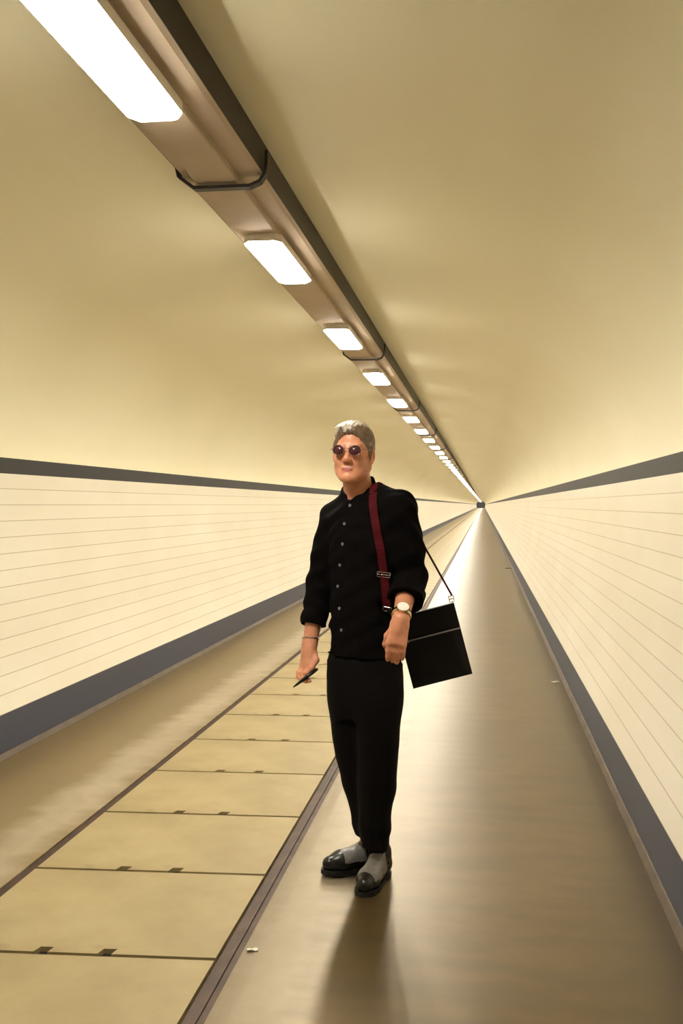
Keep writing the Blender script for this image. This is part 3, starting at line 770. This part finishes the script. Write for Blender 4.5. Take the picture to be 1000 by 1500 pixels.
# strap: from the front ring up the chest, over the shoulder and down behind to the far top corner
sp_pts = []; sp_n = []
for (x, z) in ((.085, 1.077), (.078, 1.14), (.068, 1.212), (.060, 1.265), (.052, 1.313), (.040, 1.37), (.031, 1.42), (.026, 1.464), (.027, 1.50)):
    p = shirt.march((x, -.45, z), (0, 1, 0)); g_ = shirt.grad(p); sp_pts.append(p+g_*.002); sp_n.append(g_)
for (x, y) in ((.034, -.030), (.048, .0), (.066, .030)):
    p = shirt.march((x, y, 1.75), (0, 0, -1)); g_ = shirt.grad(p); sp_pts.append(p+g_*.002); sp_n.append(g_)
end_t = bagpt(w2-.006, 0, h2-.004)+BO
tail = [np.array([.105, .085, 1.50]), np.array([.150, .105, 1.445])]
for k in range(1, 7): tail.append(np.array([.150, .105, 1.445])*(1-k/6)+(end_t+np.array([-.004, 0, .035]))*k/6)
for p in tail: sp_pts.append(p); sp_n.append(np.array([.78, .62, .30]))
# smooth the polyline
SPl = np.array(sp_pts); SNl = np.array(sp_n)
for _ in range(6): SNl[1:-1] = .5*SNl[1:-1]+.25*(SNl[:-2]+SNl[2:])
for _ in range(2): SPl[1:-1] = .5*SPl[1:-1]+.25*(SPl[:-2]+SPl[2:])
SPd = np.array(catmull([tuple(p) for p in SPl], 4)); SNd = np.array(catmull([tuple(p) for p in SNl], 4))
for i in range(len(SPd)):
    sd = shirt.at(SPd[i])[0]
    if abs(sd) < .03:
        g_ = shirt.grad(SPd[i], .012); SNd[i] = g_
        if sd < .005: SPd[i] += g_*(.005-sd)
for _ in range(8): SNd[1:-1] = .5*SNd[1:-1]+.25*(SNd[:-2]+SNd[2:])
for _ in range(2): SPd[1:-1] = .5*SPd[1:-1]+.25*(SPd[:-2]+SPd[2:])
strap = MB().ribbon([tuple(p-BO) for p in SPd], [tuple(q) for q in SNd], [.030]*(len(SPd)-26)+[.030-.020*min(1, k/12) for k in range(26)], .0025).build('strap', M_RED, bag)
strap['label'] = 'dark red webbing strap'
def buckle(p, nrm, up, w, h, r, name, mat):
    p = Vector(p); nrm = Vector(nrm).normalized(); up = Vector(up); up = (up-nrm*up.dot(nrm)).normalized(); sd = up.cross(nrm)
    q = [p+sd*(sx*w)+up*(sz*h)+nrm*.004 for sx, sz in ((-1, -1), (1, -1), (1, 1), (-1, 1))]
    loop = []
    for i in range(4):
        for k in range(4): loop.append(q[i].lerp(q[(i+1) % 4], k/4))
    m = MB().tube([tuple(x) for x in loop], r, 6, True); m.tube([tuple(p-sd*w+nrm*.004), tuple(p+sd*w+nrm*.004)], r, 6)
    return m.build(name, mat, strap, True)
buckle(SPl[2]-BO, SNl[2], (0.1, 0, 1), .024, .009, .0024, 'strap_slider', M_CHROME)
buckle(SPl[0]-BO, SNl[0], (0.1, 0, 1), .018, .010, .0022, 'strap_hook', M_CHROME)
buckle(end_t-BO+np.array([-.004, -.005, .022]), (-.3, -1, 0), (.25, 0, -1), .010, .012, .0022, 'strap_ring', M_CHROME)
# short tail from the hook back round the hip to the near top corner of the bag
near = bagpt(-w2+.006, 0, h2-.004)+BO
tpts = [SPl[0]-np.array([0, 0, .008]), np.array([.125, -.135, 1.055]), np.array([.163, -.075, 1.036]), np.array([.160, .02, 1.025]), near]
tn = [SNl[0], (.5, -.8, 0), (1, -.2, 0), (.9, .4, 0), (0, -1, 0)]
td = catmull([tuple(p) for p in tpts], 5); tnd = catmull([tuple(np.array(q, float)) for q in tn], 5)
MB().ribbon([tuple(p-BO) for p in td], [tuple(q) for q in tnd], .018, .0025).build('bag_tab', M_BAG, bag)

# ------------------------------------------------------------------ litter
def scrap(name, x, y, s, mat, label, seed, rz=0):
    random.seed(seed); v = []; f = []; n = 5
    for j in range(n):
        for i in range(n): v.append(((i/(n-1)-.5)*s*2.2+random.uniform(-.1, .1)*s, (j/(n-1)-.5)*s+random.uniform(-.1, .1)*s, .003+random.uniform(0, .35)*s))
    for j in range(n-1):
        for i in range(n-1): f.append((j*n+i, j*n+i+1, (j+1)*n+i+1, (j+1)*n+i))
    N = len(v); v += [(a, b, max(.0005, c-.0025)) for a, b, c in v]; f += [tuple(N+q for q in ff[::-1]) for ff in f]
    rim = [i for i in range(n)]+[j*n+n-1 for j in range(1, n)]+[(n-1)*n+i for i in range(n-2, -1, -1)]+[j*n for j in range(n-2, 0, -1)]
    for k in range(len(rim)): a, b = rim[k], rim[(k+1) % len(rim)]; f.append((b, a, N+a, N+b))
    o = link_mesh(name, v, f, mat); o.location = (x, y, 0); o.rotation_euler = (0, 0, rz); tag(o, label, 'litter'); return o
scrap('paper_scrap', 1.60, 7.82, .028, M_PAPER, 'small crumpled white scrap lying at the foot of the wall beyond the bag', 3, .5)
scrap('paper_scrap', .262, 2.93, .016, M_PAPER, 'tiny white chip lying beside the rusty floor channel near the camera', 5, .3)
scrap('dirt_scrap', 1.58, 21.6, .06, M_DARKSCRAP, 'dark scrap far down the floor by the wall beyond the bag', 8, .2)

# ------------------------------------------------------------------ camera
f_px = 1350.0
R_ = np.array([[0.988346, 0.15184354, 0.01075751], [0.01207553, -0.00776057, -0.99989697], [-0.15174441, 0.98837407, -0.00950372]])
cam = bpy.data.cameras.new('camera'); cam.sensor_fit = 'VERTICAL'; cam.sensor_height = 36; cam.lens = f_px/1500*36
cam.clip_start = .05; cam.clip_end = 400
co = bpy.data.objects.new('camera', cam); COL.objects.link(co)
right, down, fwd = R_
mw = Matrix.Identity(4)
for i in range(3): mw[i][0] = right[i]; mw[i][1] = -down[i]; mw[i][2] = -fwd[i]
mw[0][3], mw[1][3], mw[2][3] = .9918, 0, 1.47
co.matrix_world = mw
SC.camera = co

w = bpy.data.worlds.new('dark'); SC.world = w; w.use_nodes = True
w.node_tree.nodes['Background'].inputs[0].default_value = (.02, .018, .015, 1)
SC.cycles.max_bounces = 10; SC.cycles.diffuse_bounces = 6; SC.cycles.glossy_bounces = 5
SC.view_settings.view_transform = 'Standard'; SC.view_settings.look = 'None'
SC.view_settings.exposure = 2.25; SC.view_settings.gamma = 1.0; SC.view_settings.use_curve_mapping = False
